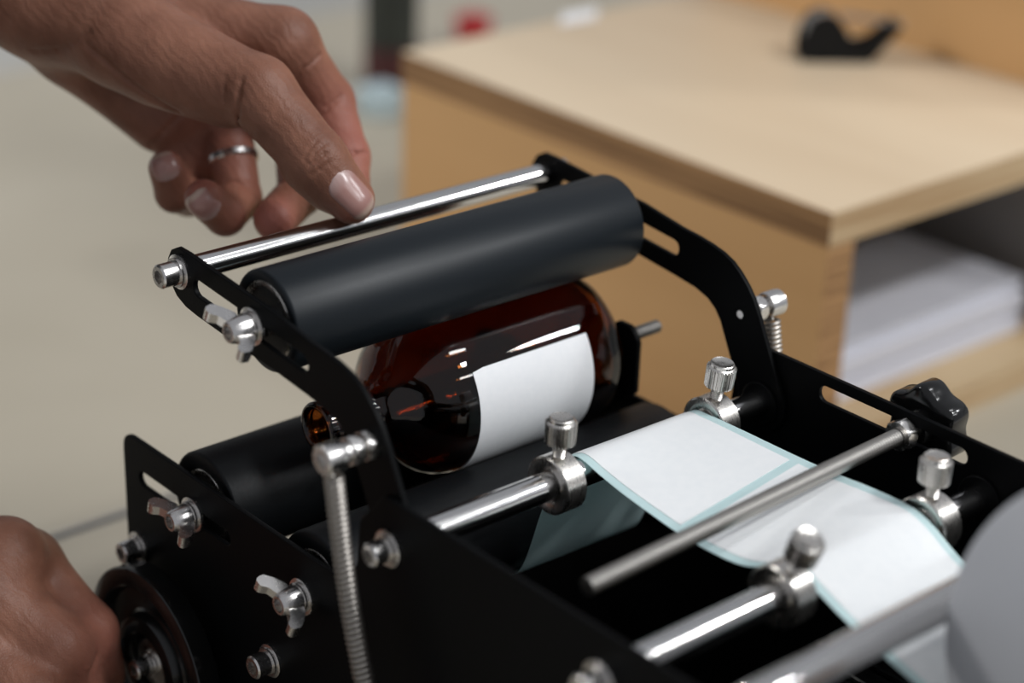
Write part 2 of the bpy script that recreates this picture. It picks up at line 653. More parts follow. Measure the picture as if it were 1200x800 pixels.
# loose white paper on the far edge of the cabinet top
mb = MB()
q = [(463.7, 437.3, 0.4), (491.9, 436.1, 0.4), (510.7, 453.9, 0.4), (483.0, 456.3, 0.4)]
q = [(a, b, NZ + c) for a, b, c in q]
mb.add(q + [(a, b, c + 0.3) for a, b, c in q], [(3, 2, 1, 0), (4, 5, 6, 7), (0, 1, 5, 4), (1, 2, 6, 5), (2, 3, 7, 6), (3, 0, 4, 7)], False)
tag(mb.build('paper_slip', M_PAPER), 'small white paper slip at the back edge of the cabinet top', 'paper')

# tape dispenser
td = empty('tape_dispenser', (553, 293, NZ))
tag(td, 'small black tape dispenser lying on the pale cabinet top', 'tape dispenser')
ux = Vector((0.80, -0.60, 0))
uy = Vector((0.60, 0.80, 0))


def extr(profile, w0, w1, name, mt, parent, org):
    mb = MB()
    n = len(profile)
    pts = []
    for wv in (w0, w1):
        for a, b in profile:
            p = Vector(org) + ux * a + uy * wv + Vector((0, 0, b))
            pts.append(p)
    fs = [tuple(range(n - 1, -1, -1)), tuple(range(n, 2 * n))]
    for i in range(n):
        j = (i + 1) % n
        fs.append((i, j, n + j, n + i))
    mb.add(pts, fs, False)
    return mb.build(name, mt, parent)


prof = fillet([(-27, 0, 2), (14, 0, 2), (31, 21, 1), (27, 24, 1), (14, 12, 8), (4, 9, 8), (-2, 20, 6), (-10, 29, 10), (-22, 26, 9), (-27, 12, 6)], 5)
extr(prof, -9, -7, 'side_wall', M_MATT, td, (553, 293, NZ))
extr(prof, 7, 9, 'side_wall', M_MATT, td, (553, 293, NZ))
extr(fillet([(-27, 0, 2), (14, 0, 2), (31, 21, 1), (27, 24, 1), (10, 5, 4), (-25, 5, 2)], 4), -7, 7, 'base', M_MATT, td, (553, 293, NZ))
o_ = Vector((553, 293, NZ + 16)) + ux * -13
MB().lathe([(-6, 5), (-6, 11.5), (6, 11.5), (6, 5)], o_, tuple(uy), n=28, close=True).build('tape_roll', M_TAPE, td)
extr([(-4, 25.5), (26, 21.5), (26, 21.9), (-4, 26)], -6, 6, 'tape_strip', M_TAPE, td, (553, 293, NZ))
extr([(26, 21.5), (31, 21.5), (32, 23.5), (27, 24.5)], -7, 7, 'cutter', M_STEEL, td, (553, 293, NZ))

# ------------------------------------------------------------------ far background things
db = empty('dark_bottle', (587, 758, TZ))
tag(db, 'tall dark bottle, blurred, standing on the far table behind the pale blue box', 'bottle')
MB().lathe([(0, 18), (2, 20), (110, 21), (128, 17), (140, 9), (158, 9), (158, 0.01)], (587, 758, TZ), (0, 0, 1), n=28).build('body', M_OLIVE, db)
MB().lathe([(158, 10), (172, 10), (174, 8), (174, 0.01)], (587, 758, TZ), (0, 0, 1), n=24).build('cap', M_OLIVE, db)
MB().lathe([(8, 20.3), (8, 21.2), (34, 21.4), (34, 20.4)], (587, 758, TZ), (0, 0, 1), n=28, close=True).build('band', M_MAROON, db)
bb_ = empty('pale_blue_box', (540, 712, TZ))
tag(bb_, 'small pale blue box, blurred, on the far table beside the cabinet', 'box')
MB().box(527, 553, 700, 724, TZ, TZ + 16, 1.5).build('body', M_BLUE, bb_)
MB().box(526, 554, 699, 725, TZ + 16, TZ + 20, 1.2).build('lid', M_BLUE, bb_)
rb = empty('red_container', (706, 803, TZ))
tag(rb, 'small red container, blurred, on the far table beyond the cabinet', 'container')
MB().lathe([(0, 11), (2, 13), (20, 14.5), (22, 14.5)], (706, 803, TZ), (0, 0, 1), n=24).build('body', M_RED, rb)
MB().lathe([(22, 15.5), (26, 15.5), (28, 11), (28, 0.01)], (706, 803, TZ), (0, 0, 1), n=24).build('lid', M_RED, rb)

# ------------------------------------------------------------------ the labelling machine
mac = empty('bottle_labelling_machine', (82, -50, TZ))
tag(mac, 'black manual bottle labelling machine with rollers, swing arms and chrome rods', 'machine')

WI = 165.0           # clear width between the swing arms


def bolt_head(mb, x, y, z, d=-1, r=4.4, h=6.0, wr=6.2, rc=0):
    """socket cap screw with washers, head pointing along d*X from plane x"""
    ax = (d, 0, 0)
    mb.lathe([(0, wr), (1.1, wr), (1.2, wr - 0.3)], (x, y, z), ax, n=28)
    mb.lathe([(1.2, wr - 1.0), (2.3, wr - 1.0)], (x, y, z), ax, n=28)

    def hexr(j, a, q):
        if len(q) > 2:
            k = a % (math.pi / 3) - math.pi / 6
            return q[1] * math.cos(math.pi / 6) / math.cos(k)
        return q[1]
    mb.lathe([(2.3, r), (2.3 + h - 0.6, r), (2.3 + h, r - 0.6), (2.3 + h, r * 0.72), (2.3 + h, r * 0.60, 1), (2.3 + h - 3, r * 0.58, 1), (2.3 + h - 3, 0.01, 1)],
             (x, y, z), ax, n=24, rfun=hexr, caps=False)


def wing_nut(x, y, z, rot, parent, d=-1, name='wing_nut'):
    """washer + nut hub as the part, two wings as sub-parts; rot = rotation of the wings about X"""
    mb = MB()
    ax = (d, 0, 0)
    mb.lathe([(0, 6.6), (1.0, 6.6), (1.1, 6.2)], (x, y, z), ax, n=28)
    mb.lathe([(1.1, 5.4), (2.4, 5.4)], (x, y, z), ax, n=28)
    mb.lathe([(2.4, 4.9), (6.0, 4.6), (9.5, 3.7), (10, 3.3), (10, 2.4), (7.5, 2.3), (7.5, 0.01)], (x, y, z), ax, n=24, caps=False)
    hub = mb.build(name, M_STEEL, parent)
    for sgn in (-1, 1):
        w = MB()
        # wing: flat blade leaning outwards, in the plane of the screw axis and the radial direction
        prof_ = fillet([(3.0, 3.0, 0), (6.5, 3.6, 1), (9.6, 6.2, 1), (12.0, 9.0, 1.5), (11.6, 12.4, 2), (8.6, 12.2, 2), (6.8, 9.8, 2), (3.2, 8.4, 1)], 4)
        n = len(prof_)
        cr, sr = math.cos(rot), math.sin(rot)
        pts = []
        for tw in (-1.7, 1.7):
            for rad, ax_ in prof_:
                u_ = sgn * rad
                wt = tw * (1 + 0.5 * max(0, rad - 7) / 6)
                pts.append((x + d * ax_, y + u_ * cr - wt * sr, z + u_ * sr + wt * cr))
        fs2 = [tuple(range(n - 1, -1, -1)), tuple(range(n, 2 * n))]
        for i in range(n):
            j = (i + 1) % n
            fs2.append((i, j, n + j, n + i))
        w.add(pts, fs2, False)
        w.build('wing', M_STEEL, hub)
    return hub


# --- side plates
def side_outline(ztop):
    return fillet([(160.5, -140, 4), (160.5, -23.3, 7), (25, -23.3, 3), (17, -14, 4), (15.5, 3, 5), (3, ztop, 5), (-262, ztop, 8), (-262, -140, 4)], 6)


holesL = [circ(0, 0, 3), circ(-96, 1.5, 3), slot(147, -38.3, 93, -38.3, 2.9), circ(47, -39.0, 3)]
plate('side_plate', side_outline(17.0), holesL, -4.2, -2.2, M_BLACK, mac)
holesR = [circ(0, 0, 3), circ(-96, 1.5, 3), slot(-86, 13.2, -27.5, 13.2, 3.1), slot(147, -38.3, 93, -38.3, 2.9), circ(47, -39.0, 3)]
plate('side_plate', side_outline(20.5), holesR, WI + 2.2, WI + 4.2, M_BLACK, mac)
MB().box(-2.2, WI + 2.2, -258, 158, -140, -137, 0.5).build('base_plate', M_BLACK, mac)
cv = MB().box(84, 158, -244, -66, -137, -66, 2).build('inner_cover', M_PLASTIC, mac)
for k in range(6):
    MB().box(90 + k * 11, 94 + k * 11, -240, -70, -66, -63.5, 0.6).build('rib', M_PLASTIC, cv)
for fx, fy in ((12, -240), (153, -240), (12, 140), (153, 140)):
    MB().lathe([(0, 8), (9, 9.5), (10, 9.5)], (fx, fy, TZ), (0, 0, 1), n=20).build('rubber_foot', M_RUBBER, mac)

# --- swing arms
arm = [(121, 61.3), (115, 61.2), (90, 59), (65, 56.9), (45, 53.7), (36, 52.9), (30, 52.0), (24, 50.6), (19, 48.6), (15, 45.8), (11, 42.2), (7.5, 38.0), (4, 32.0), (0.5, 25.0), (-4.5, 15.5), (-8.5, 8.5),
       (-11, 3.5), (-11.4, -2), (-9, -7), (-4.5, -10.4), (1, -11.2), (6.5, -9), (10, -4.5), (11.2, 1.7), (15, 9.5), (19.5, 18.5), (22.5, 24.5), (25.5, 28.2), (29.5, 31), (36, 33), (47, 34.4),
       (66, 36.3), (78, 36.9), (110, 39.6), (117, 40.6), (122.5, 42.8), (126.3, 46.6), (127.8, 51), (127.3, 55.5), (125, 59.2)]
arm_holes = [slot(110.0, 50.3, 48.6, 44.9, 3.1), circ(119.5, 53, 2.2, 14), circ(0, 0, 4.9)]
arm_holes[1] = circ(119.5, 53, 2.2, 14)
plate('swing_arm', arm, [slot(108.5, 50.2, 48.6, 44.9, 3.1), circ(12.5, 30.6, 2.0, 14)], -2.0, 0.0, M_BLACK, mac)
plate('swing_arm', arm, [slot(108.5, 50.2, 48.6, 44.9, 3.1), circ(13.5, 30.0, 1.9, 14)], WI, WI + 2.0, M_BLACK, mac)

# --- cross rods
RIBX = (-2.2, WI + 2.2)


def rod(name, y, z, r, x0, x1, mt):
    return MB().lathe([(x0, r - 0.4), (x0 + 0.4, r), (x1 - 0.4, r), (x1, r - 0.4)], (0, y, z), n=36).build(name, mt, mac)


rod('handle_rod', 119.5, 53.0, 4.4, 0, WI, M_CHROME)
rod('guide_rod', 0, 0, 5.0, 0.2, WI - 0.2, M_CHROME)
rod('guide_rod', -96, 1.5, 5.0, -2.2, WI + 2.2, M_CHROME)
rod('guide_rod', -146.5, 18.6, 5.4, -2.2, WI + 2.2, M_CHROME)
rod('roll_spindle', -220, 18, 6, -2.2, WI + 2.2, M_CHROME)
for y_, z_ in ((152, -69), (66, -75), (82, -70)):
    rod('spacer_rod', y_, z_, 5, -2.2, WI + 2.2, M_BLACK)
for y_, z_ in ((0, 0), (-96, 1.5)):
    MB().lathe([(0, 8.3), (0.8, 8.3), (1.2, 7.8), (1.2, 5.1)], (WI if y_ == 0 else WI + 2.2, y_, z_), (-1, 0, 0), n=32).build('rod_collar', M_BLACK, mac)

# --- threaded adjusting rod with nut and star knob
A = Vector((17, -66.5, 9.6))
B = Vector((WI + 14, -63.6, 13.4))
axd = (B - A).normalized()
L = (B - A).length
prof = [(0, 0.01), (0, 2.1)]
tt = 0.3
while tt < L - 0.6:
    prof += [(tt, 3.0), (tt + 0.2, 3.0), (tt + 0.6, 2.4), (tt + 0.85, 2.4)]
    tt += 1.25
prof += [(L, 2.1)]
thr = MB().lathe(prof, A, tuple(axd), n=18).build('threaded_rod', M_THREAD, mac, sharp=60)


def hexnut(mb, o, ax, af, h, t0=0.0, hole=3.0):
    def rf(j, a, q):
        k = a % (math.pi / 3) - math.pi / 6
        if q[1] > hole + 0.5:
            v_ = af / math.cos(k)
            return min(v_, q[1])
        return q[1]
    R_ = af / math.cos(math.pi / 6)
    mb.lathe([(t0, hole), (t0, af * 1.02), (t0 + 0.7, R_), (t0 + h - 0.7, R_), (t0 + h, af * 1.02), (t0 + h, hole)], o, ax, n=48, rfun=rf, caps=False)


mb = MB()
pn = A + axd * ((WI - 3.0 - A.x) / axd.x)
hexnut(mb, pn, tuple(axd), 5.0, 4.9)
mb.build('hex_nut', M_STEEL, mac)
# star knob outside the right plate
kn = MB()
kc = A + axd * ((WI + 8.5 - A.x) / axd.x)


def star(j, a, q):
    return q[1] * (1 + 0.085 * math.cos(6 * a + 0.4)) if q[1] > 8 else q[1]


kn.lathe([(-4.0, 6), (0, 6.4), (0, 12.2), (0.8, 13.4), (2.0, 14.0), (9.0, 14.0), (10.4, 13.2), (11, 12), (11, 0.01)], kc, tuple(axd), n=72, rfun=star)
knob = kn.build('star_knob', M_PLASTIC, mac, sharp=50)


# --- stop collars with knurled thumb screws
def stop_collar(x, y, z, lean, k):
    ax = (1, 0, 0)
    R_ = 10.2
    w_ = 9.0
    mb = MB()
    mb.lathe([(0, 6.8), (0, R_ - 0.6), (0.5, R_), (w_ - 0.5, R_), (w_, R_ - 0.6), (w_, 6.8), (w_ - 1.2, 5.05), (1.2, 5.05)], (x, y, z), ax, n=48, close=True)
    c_ = mb.build('stop_collar', M_NICKEL, mac)
    a = math.radians(lean)
    dirv = Vector((0, -math.sin(a), math.cos(a)))
    base = Vector((x + w_ / 2, y, z)) + dirv * 6
    sc = MB()
    pr_ = [(0, 2.2)]
    s_ = 0.3
    while s_ < 9.0:
        pr_ += [(s_, 2.35), (s_ + 0.35, 2.0)]
        s_ += 0.7
    sc.lathe(pr_, base, tuple(dirv), n=16)
    screw = sc.build('thumb_screw_stem', M_NICKEL, c_, sharp=60)
    kb = MB()

    def knurl(j, an, q):
        if len(q) > 2:
            return q[1] + (0.3 if int(an / (2 * math.pi) * 112 + 0.5) % 4 < 2 else -0.3)
        return q[1]
    kb.lathe([(9.0, 2.2), (9.0, 4.3), (9.3, 4.9, 1), (16.6, 5.1, 1), (16.9, 4.9), (17.3, 4.3), (18.2, 4.25), (18.5, 3.9), (18.2, 3.3), (17.9, 1.6), (18.0, 0.01)], base, tuple(dirv), n=112, rfun=knurl, caps=False)
    kb.build('thumb_screw_head', M_NICKEL, c_, sharp=30)
    return c_


stop_collar(61.6, 0, 0, 2, 0)
stop_collar(135.4, 0, 0, 7, 1)
stop_collar(66.5, -96, 1.5, 20, 2)
stop_collar(136.0, -96, 1.5, 0, 3)


# --- rollers
def roller(y, z, r, x0, x1, mt, name):
    mb = MB()
    mb.lathe([(x0 + 4, 13.9), (x0 + 0.2, 14.1), (x0, 14.5), (x0, r - 1.0), (x0 + 0.3, r - 0.3), (x0 + 1.0, r), (x1 - 1.0, r), (x1 - 0.3, r - 0.3), (x1, r - 1.0), (x1, 14.5), (x1 - 0.2, 14.1), (x1 - 4, 13.9)],
             (0, y, z), n=72, caps=False)
    ro = mb.build(name, mt, mac, sharp=45)
    for xa, d in ((x0, 1), (x1, -1)):
        b = MB().lathe([(0.6 * d, 14.0), (0.2 * d, 13.5), (0.2 * d, 12.3), (1.2 * d, 11.8), (3.5 * d, 11.7), (3.5 * d, 13.8)], (xa, y, z), n=40, close=True)
        b.build('bearing', M_NICKEL, ro)
        MB().lathe([(1.6 * d, 11.7), (1.6 * d, 5.0), (3.4 * d, 5.0), (3.4 * d, 11.7)], (xa, y, z), n=40, close=True).build('bearing_seal', M_DARK, ro)
    MB().lathe([(x0 - 1.5, 4.8), (x1 + 1.5, 4.8)], (0, y, z), n=24).build('axle', M_STEEL, ro)
    return ro


RA = (113.5, -36.6, 20.3)
RB = (47.0, -39.0, 20.3)
RC = (76.0, 48.3, 17.7)
roller(*RC, 3.0, 160.0, M_ALU, 'pressure_roller')
roller(*RA, 1.0, 162.0, M_RUBBER, 'feed_roller')
roller(*RB, 1.5, 163.5, M_RUBBER, 'feed_roller')

# wing nuts that hold the roller axles, and capped screws
wing_nut(-2.0, 76.0, 48.1, math.radians(22), mac)
wing_nut(-4.2, 113.5, -38.0, math.radians(14), mac)
wing_nut(-4.2, 47.0, -40.0, math.radians(24), mac)
for x_, y_, z_, r_, h_ in ((-2.0, 119.5, 53.0, 4.3, 6.5), (-4.2, 0, 0, 4.0, 6), (-4.2, -96, 1.5, 4.3, 6), (-4.2, 152, -69, 4.3, 6), (-4.2, 66, -75, 4.3, 6)):
    mb = MB()
    bolt_head(mb, x_, y_, z_, -1, r_, h_)
    mb.build('cap_screw', M_STEEL, mac)
mb = MB()
bolt_head(mb, WI + 2.0, 119.5, 53.0, 1)
mb.build('cap_screw', M_STEEL, mac)

# spring posts (left and right) and tension springs
for side, xb, d in (('l', -2.0, -1), ('r', WI + 2.0, 1)):
    yb, zb = (12.5, 30.6) if d < 0 else (13.5, 30.0)
    mb = MB()
    hexnut(mb, (xb, yb, zb), (d, 0, 0), 4.6, 3.6, 0.0, 2.0)
    mb.lathe([(3.6, 2.6), (6.5, 2.6)], (xb, yb, zb), (d, 0, 0), n=20)
    hexnut(mb, (xb, yb, zb), (d, 0, 0), 4.4, 4.2, 5.0, 2.0)
    mb.lathe([(9.2, 3.4), (11.6, 3.0), (11.6, 4.6), (12.2, 4.9), (18.5, 4.9), (19.1, 4.3), (19.1, 2.6), (17, 2.5), (17, 0.01)], (xb, yb, zb), (d, 0, 0), n=28, caps=False)
    mb.lathe([(-1.6, 0.01), (-1.6, 1.5), (-1.3, 1.75), (0.2, 1.75)], (xb, yb, zb), (d, 0, 0), n=20, caps=False)
    post = mb.build('spring_post', M_STEEL, mac)
    xs = xb + d * 15.0
    p0 = Vector((xs, yb - 0.8, zb - 5.5))
    p1 = Vector((xs + d * 1.0, yb - 28.5, zb - 100))
    ax_ = (p1 - p0).normalized()
    e1 = ax_.orthogonal().normalized()
    e2 = ax_.cross(e1)
    Ls = (p1 - p0).length
    turns = int(Ls / 1.85)
    path = [Vector((xs, yb, zb - 1.0)), Vector((xs, yb - 0.4, zb - 3.0))]
    seg = 12
    bow = Vector((0, 1.0, 0))
    for i in range(turns * seg + 1):
        s_ = i / (turns * seg)
        a = 2 * math.pi * i / seg
        path.append(p0 + ax_ * (Ls * s_) + e1 * 2.75 * math.cos(a) + e2 * 2.75 * math.sin(a) + bow * (3.5 * math.sin(math.pi * s_)))
    MB().tube(path, 0.70, 6).build('tension_spring', M_SPRING, mac)
    MB().lathe([(0, 5), (2.4, 5), (2.4, 3), (20, 3), (20, 4.6), (23, 4.6)], (xb + d * 2.2, yb - 28.5, zb - 103), (d, 0, 0), n=24).build('spring_anchor', M_STEEL, mac)

# hand wheel on the left side with its crank grip
WY, WZ = 125.4, -101.6
mb = MB()
mb.lathe([(-11, 6), (-11, 37.4), (-11.4, 38.0), (-12, 38.2), (-19.4, 38.2), (-19.9, 37.9), (-20.1, 37.4), (-20.1, 31.5), (-19.5, 30.6), (-16.2, 29.4), (-15.6, 28.0), (-15.6, 21.0), (-16.2, 20.0), (-19.6, 18.8), (-20.0, 17.8), (-20, 13.2), (-19.4, 12.4), (-16.4, 12.0), (-16.4, 4)], (0, WY, WZ), n=72, caps=False)
wheel = mb.build('hand_wheel', M_PLASTIC, mac, sharp=30)
MB().lathe([(-16.2, 9.4), (-17.0, 9.4), (-17.2, 8.8), (-17.2, 3)], (0, WY, WZ), n=36, caps=False).build('washer', M_NICKEL, wheel)
mb = MB()
bolt_head(mb, -17.2, WY, WZ, -1, 3.8, 5.5, 5.2)
mb.build('cap_screw', M_STEEL, wheel)
MB().lathe([(-12, 6), (-2, 6)], (0, WY, WZ), n=24).build('wheel_shaft', M_STEEL, wheel)
MB().lathe([(-19.5, 4.5), (-24, 5.0), (-26, 9.0), (-30, 10.5), (-50, 10.8), (-66, 9.4), (-69, 6), (-69, 0.01)], (0, WY + 26.5, WZ - 8), n=28).build('crank_grip', M_PLASTIC, wheel)

# bottle stop bracket on the far side
plate('bottle_stop_plate', fillet([(51, -12, 1), (51, 9, 4), (55, 14, 4), (63, 14, 4), (66, 9, 3), (66, -16, 2), (88, -30, 3), (88, -74, 3), (76, -74, 3), (76, -34, 3)], 5), [], 152.2, 154.4, M_BLACK, mac)
prof = [(0, 2.2)]
tt = 0.2
while tt < 15:
    prof += [(tt, 2.55), (tt + 0.5, 2.2)]
    tt += 1.0
prof += [(tt, 1.8)]
MB().lathe(prof, (154.4, 57.5, 9.0), (1, 0, 0), n=16).build('stop_screw', M_THREAD, mac, sharp=60)

# ------------------------------------------------------------------ amber bottle
BY, BZ, BR = 80.3, 0.0, 30.35
bot = empty('amber_bottle', (90, BY, BZ - BR))
tag(bot, 'amber glass bottle lying on its side between the black rollers', 'bottle')
out_p = [(26.2, 7.2), (25.8, 8.0), (26.0, 9.0), (27.0, 9.5), (29.0, 9.3), (30.0, 9.6), (31.5, 10.4), (33.0, 9.6), (35.0, 9.4), (36.5, 10.2), (38, 9.4), (41, 9.4), (43.0, 11.6), (45.0, 11.6), (46, 9.6), (48.5, 9.9), (50.5, 11.5), (53, 15.0),
         (56, 19.2), (60, 23.4), (64.5, 26.9), (69, 29.1), (74, 30.15), (79, BR), (100, BR), (120, BR), (138, BR), (142.5, 29.8), (146.3, 28.0), (149, 25.0), (150.6, 21.5), (150.8, 18), (149.6, 12), (149.2, 0.01)]
in_p = [(146.4, 0.01), (146.7, 12), (147.6, 19), (145.6, 24), (142.0, 27.0), (138, 28.0), (100, 28.1), (79, 28.1), (73, 27.8), (67, 26.1), (61, 22.2), (56, 16.8), (52.5, 11.5), (50, 8.4), (46, 7.4), (36, 7.1), (28, 7.0), (26.2, 7.2)]
MB().lathe(out_p + in_p[:-1], (0, BY, BZ), n=96, caps=False, close=True).build('bottle_glass', M_GLASS, bot, sharp=60)

# the label already on the bottle: curved sheet
def bottle_point(x, a, r):
    return (x, BY - r * math.cos(a), BZ + r * math.sin(a))


mb = MB()
LX0, LX1 = 75.0, 129.3
A0, A1 = math.radians(-48.6), math.radians(35.3)
NA, NXs = 26, 22
vv, ff = [], []
for lay, rr in enumerate((BR + 0.05, BR + 0.22)):
    for i in range(NXs + 1):
        x = LX0 + (LX1 - LX0) * i / NXs
        top = A1 - math.radians(1.4) * max(0.0, 1 - i / 2.0)
        for j in range(NA + 1):
            vv.append(bottle_point(x, A0 + (top - A0) * j / NA, rr))
n1 = (NXs + 1) * (NA + 1)
for i in range(NXs):
    for j in range(NA):
        a = i * (NA + 1) + j
        q = (a, a + 1, a + NA + 2, a + NA + 1)
        ff.append(tuple(reversed(q)))
        ff.append(tuple(k + n1 for k in q))
for i in range(NXs):
    for j in (0, NA):
        a = i * (NA + 1) + j
        b = (i + 1) * (NA + 1) + j
        ff.append((a, b, b + n1, a + n1))
for j in range(NA):
    for i in (0, NXs):
        a = i * (NA + 1) + j
        ff.append((a, a + 1, a + 1 + n1, a + n1))
mb.add(vv, ff, True)
tag(mb.build('paper_label', M_PAPER, bot), 'blank white rectangular label on the amber glass')

# ------------------------------------------------------------------ label roll with its tape
XL, XR = 76.5, 134.5
rl = empty('label_roll', (105, -220, -51))
tag(rl, 'roll of blank white labels on pale teal liner threaded over the chrome rods', 'label roll')
MB().lathe([(XL, 20), (XL, 68.6), (XL + 0.4, 69), (XR - 0.4, 69), (XR, 68.6), (XR, 20)], (0, -220, 18), n=128, close=True).build('wound_roll', M_ROLLSIDE, rl)
MB().lathe([(XL - 0.6, 18.5), (XL - 0.6, 20), (XR + 0.6, 20), (XR + 0.6, 18.5)], (0, -220, 18), n=64, close=True).build('cardboard_core', M_PLYSIDE, rl)
path = [(62, -61.2, -61.2), (47, -60.0, -60.0), (36, -57.2, -57.2), (29.0, -51.5, -53.0), (24.4, -42, -44), (19, -25, -27), (13.2, -8, -10), (8.6, 1.8, 0.6), (4.6, 4.6, 4.4), (1.5, 5.5, 5.5), (-2.5, 5.1, 5.6), (-9, 3.4, 5.9), (-20, 1.2, 6.1),
        (-33, -0.6, 6.2), (-48, -2.2, 6.4), (-62, -2.3, 7.0), (-75, -0.8, 8.0), (-86, 4.0, 8.4), (-93, 6.9, 8.2), (-97, 7.1, 7.4), (-103, 4.6, 5.0), (-112, 1.0, -0.2), (-120, -1.8, -3.5), (-130, -4.8, -6.0), (-140, -7.4, -8.0),
        (-149, -10.2, -10.6), (-156, -14.2, -14.4), (-161.4, -19.4, -19.4), (-167, -27.0, -27.0), (-175, -35.6, -35.6), (-186, -43.2, -43.2)]
CP = catmull(path, 6)
seglen = [0.0]
for a, b in zip(CP, CP[1:]):
    seglen.append(seglen[-1] + math.hypot(b[0] - a[0], (b[1] + b[2] - a[1] - a[2]) / 2))
SG = np.array(seglen)
CPA = np.array(CP)


def tape_at(s):
    return np.array([np.interp(s, SG, CPA[:, k]) for k in range(3)])


def tape_pt(s, x, off):
    c = tape_at(s)
    d = tape_at(min(s + 0.5, SG[-1])) - tape_at(max(s - 0.5, 0))
    f_ = (x - XL) / (XR - XL)
    zz = c[1] * (1 - f_) + c[2] * f_
    dz = d[1] * (1 - f_) + d[2] * f_
    nn = np.array([dz, -d[0]])
    nn /= np.linalg.norm(nn) + 1e-9
    return (x, c[0] + nn[0] * off, zz + nn[1] * off)


def strip(name, s0, s1, x0, x1, o0, o1, mt, nx=6, ds=1.0, rag=None):
    ns = max(2, int((s1 - s0) / ds))
    v_, f_ = [], []
    for off in (o0, o1):
        for i in range(ns + 1):
            for j in range(nx + 1):
                s_ = s0 + (s1 - s0) * i / ns
                v_.append(tape_pt(s_, x0 + (x1 - x0) * j / nx, off))
    n1_ = (ns + 1) * (nx + 1)
    for i in range(ns):
        for j in range(nx):
            a = i * (nx + 1) + j
            q_ = (a, a + 1, a + nx + 2, a + nx + 1)
            f_.append(tuple(reversed(q_)))
            f_.append(tuple(k + n1_ for k in q_))
    for i in range(ns):
        for j in (0, nx):
            a = i * (nx + 1) + j
            f_.append((a, a + nx + 1, a + nx + 1 + n1_, a + n1_))
    for j in range(nx):
        for i in (0, ns):
            a = i * (nx + 1) + j
            f_.append((a, a + 1, a + 1 + n1_, a + n1_))
    return MB().add(v_, f_, True).build(name, mt, rl, sharp=50)


strip('release_liner', 0, SG[-1], XL, XR, -0.08, 0.05, M_LINER)
# positions of the label gap: arc length where Y = -46
s_gap = float(np.interp(46, -CPA[9 * 6:, 0], SG[9 * 6:]))
strip('paper_label', s_gap + 1.9, s_gap + 108, XL + 3.4, XR - 3.4, 0.06, 0.2, M_LABEL)
strip('paper_label', s_gap - 62, s_gap - 1.9, XL + 3.4, XR - 3.4, 0.06, 0.2, M_LABEL)

# ------------------------------------------------------------------ hands (signed distance sculpting, one continuous skin)


def sd_cone(P, a, b, r1, r2):
    a = np.array(a, float)
    b = np.array(b, float)
    ba = b - a
    l2 = ba @ ba
    rr = r1 - r2
    a2 = l2 - rr * rr
    il2 = 1.0 / l2
    pa = P - a
    y = pa @ ba
    z = y - l2
    w = pa * l2 - y[..., None] * ba
    x2 = (w * w).sum(-1)
    y2 = y * y * l2
    z2 = z * z * l2
    k = np.sign(rr) * rr * rr * x2
    d = (np.sqrt(x2 * a2 * il2) + y * rr) * il2 - r1
    c1 = np.sign(z) * a2 * z2 > k
    c2 = np.sign(y) * a2 * y2 < k
    d = np.where(c2, np.sqrt(x2 + y2) * il2 - r1, d)
    d = np.where(c1, np.sqrt(x2 + z2) * il2 - r2, d)
    return d


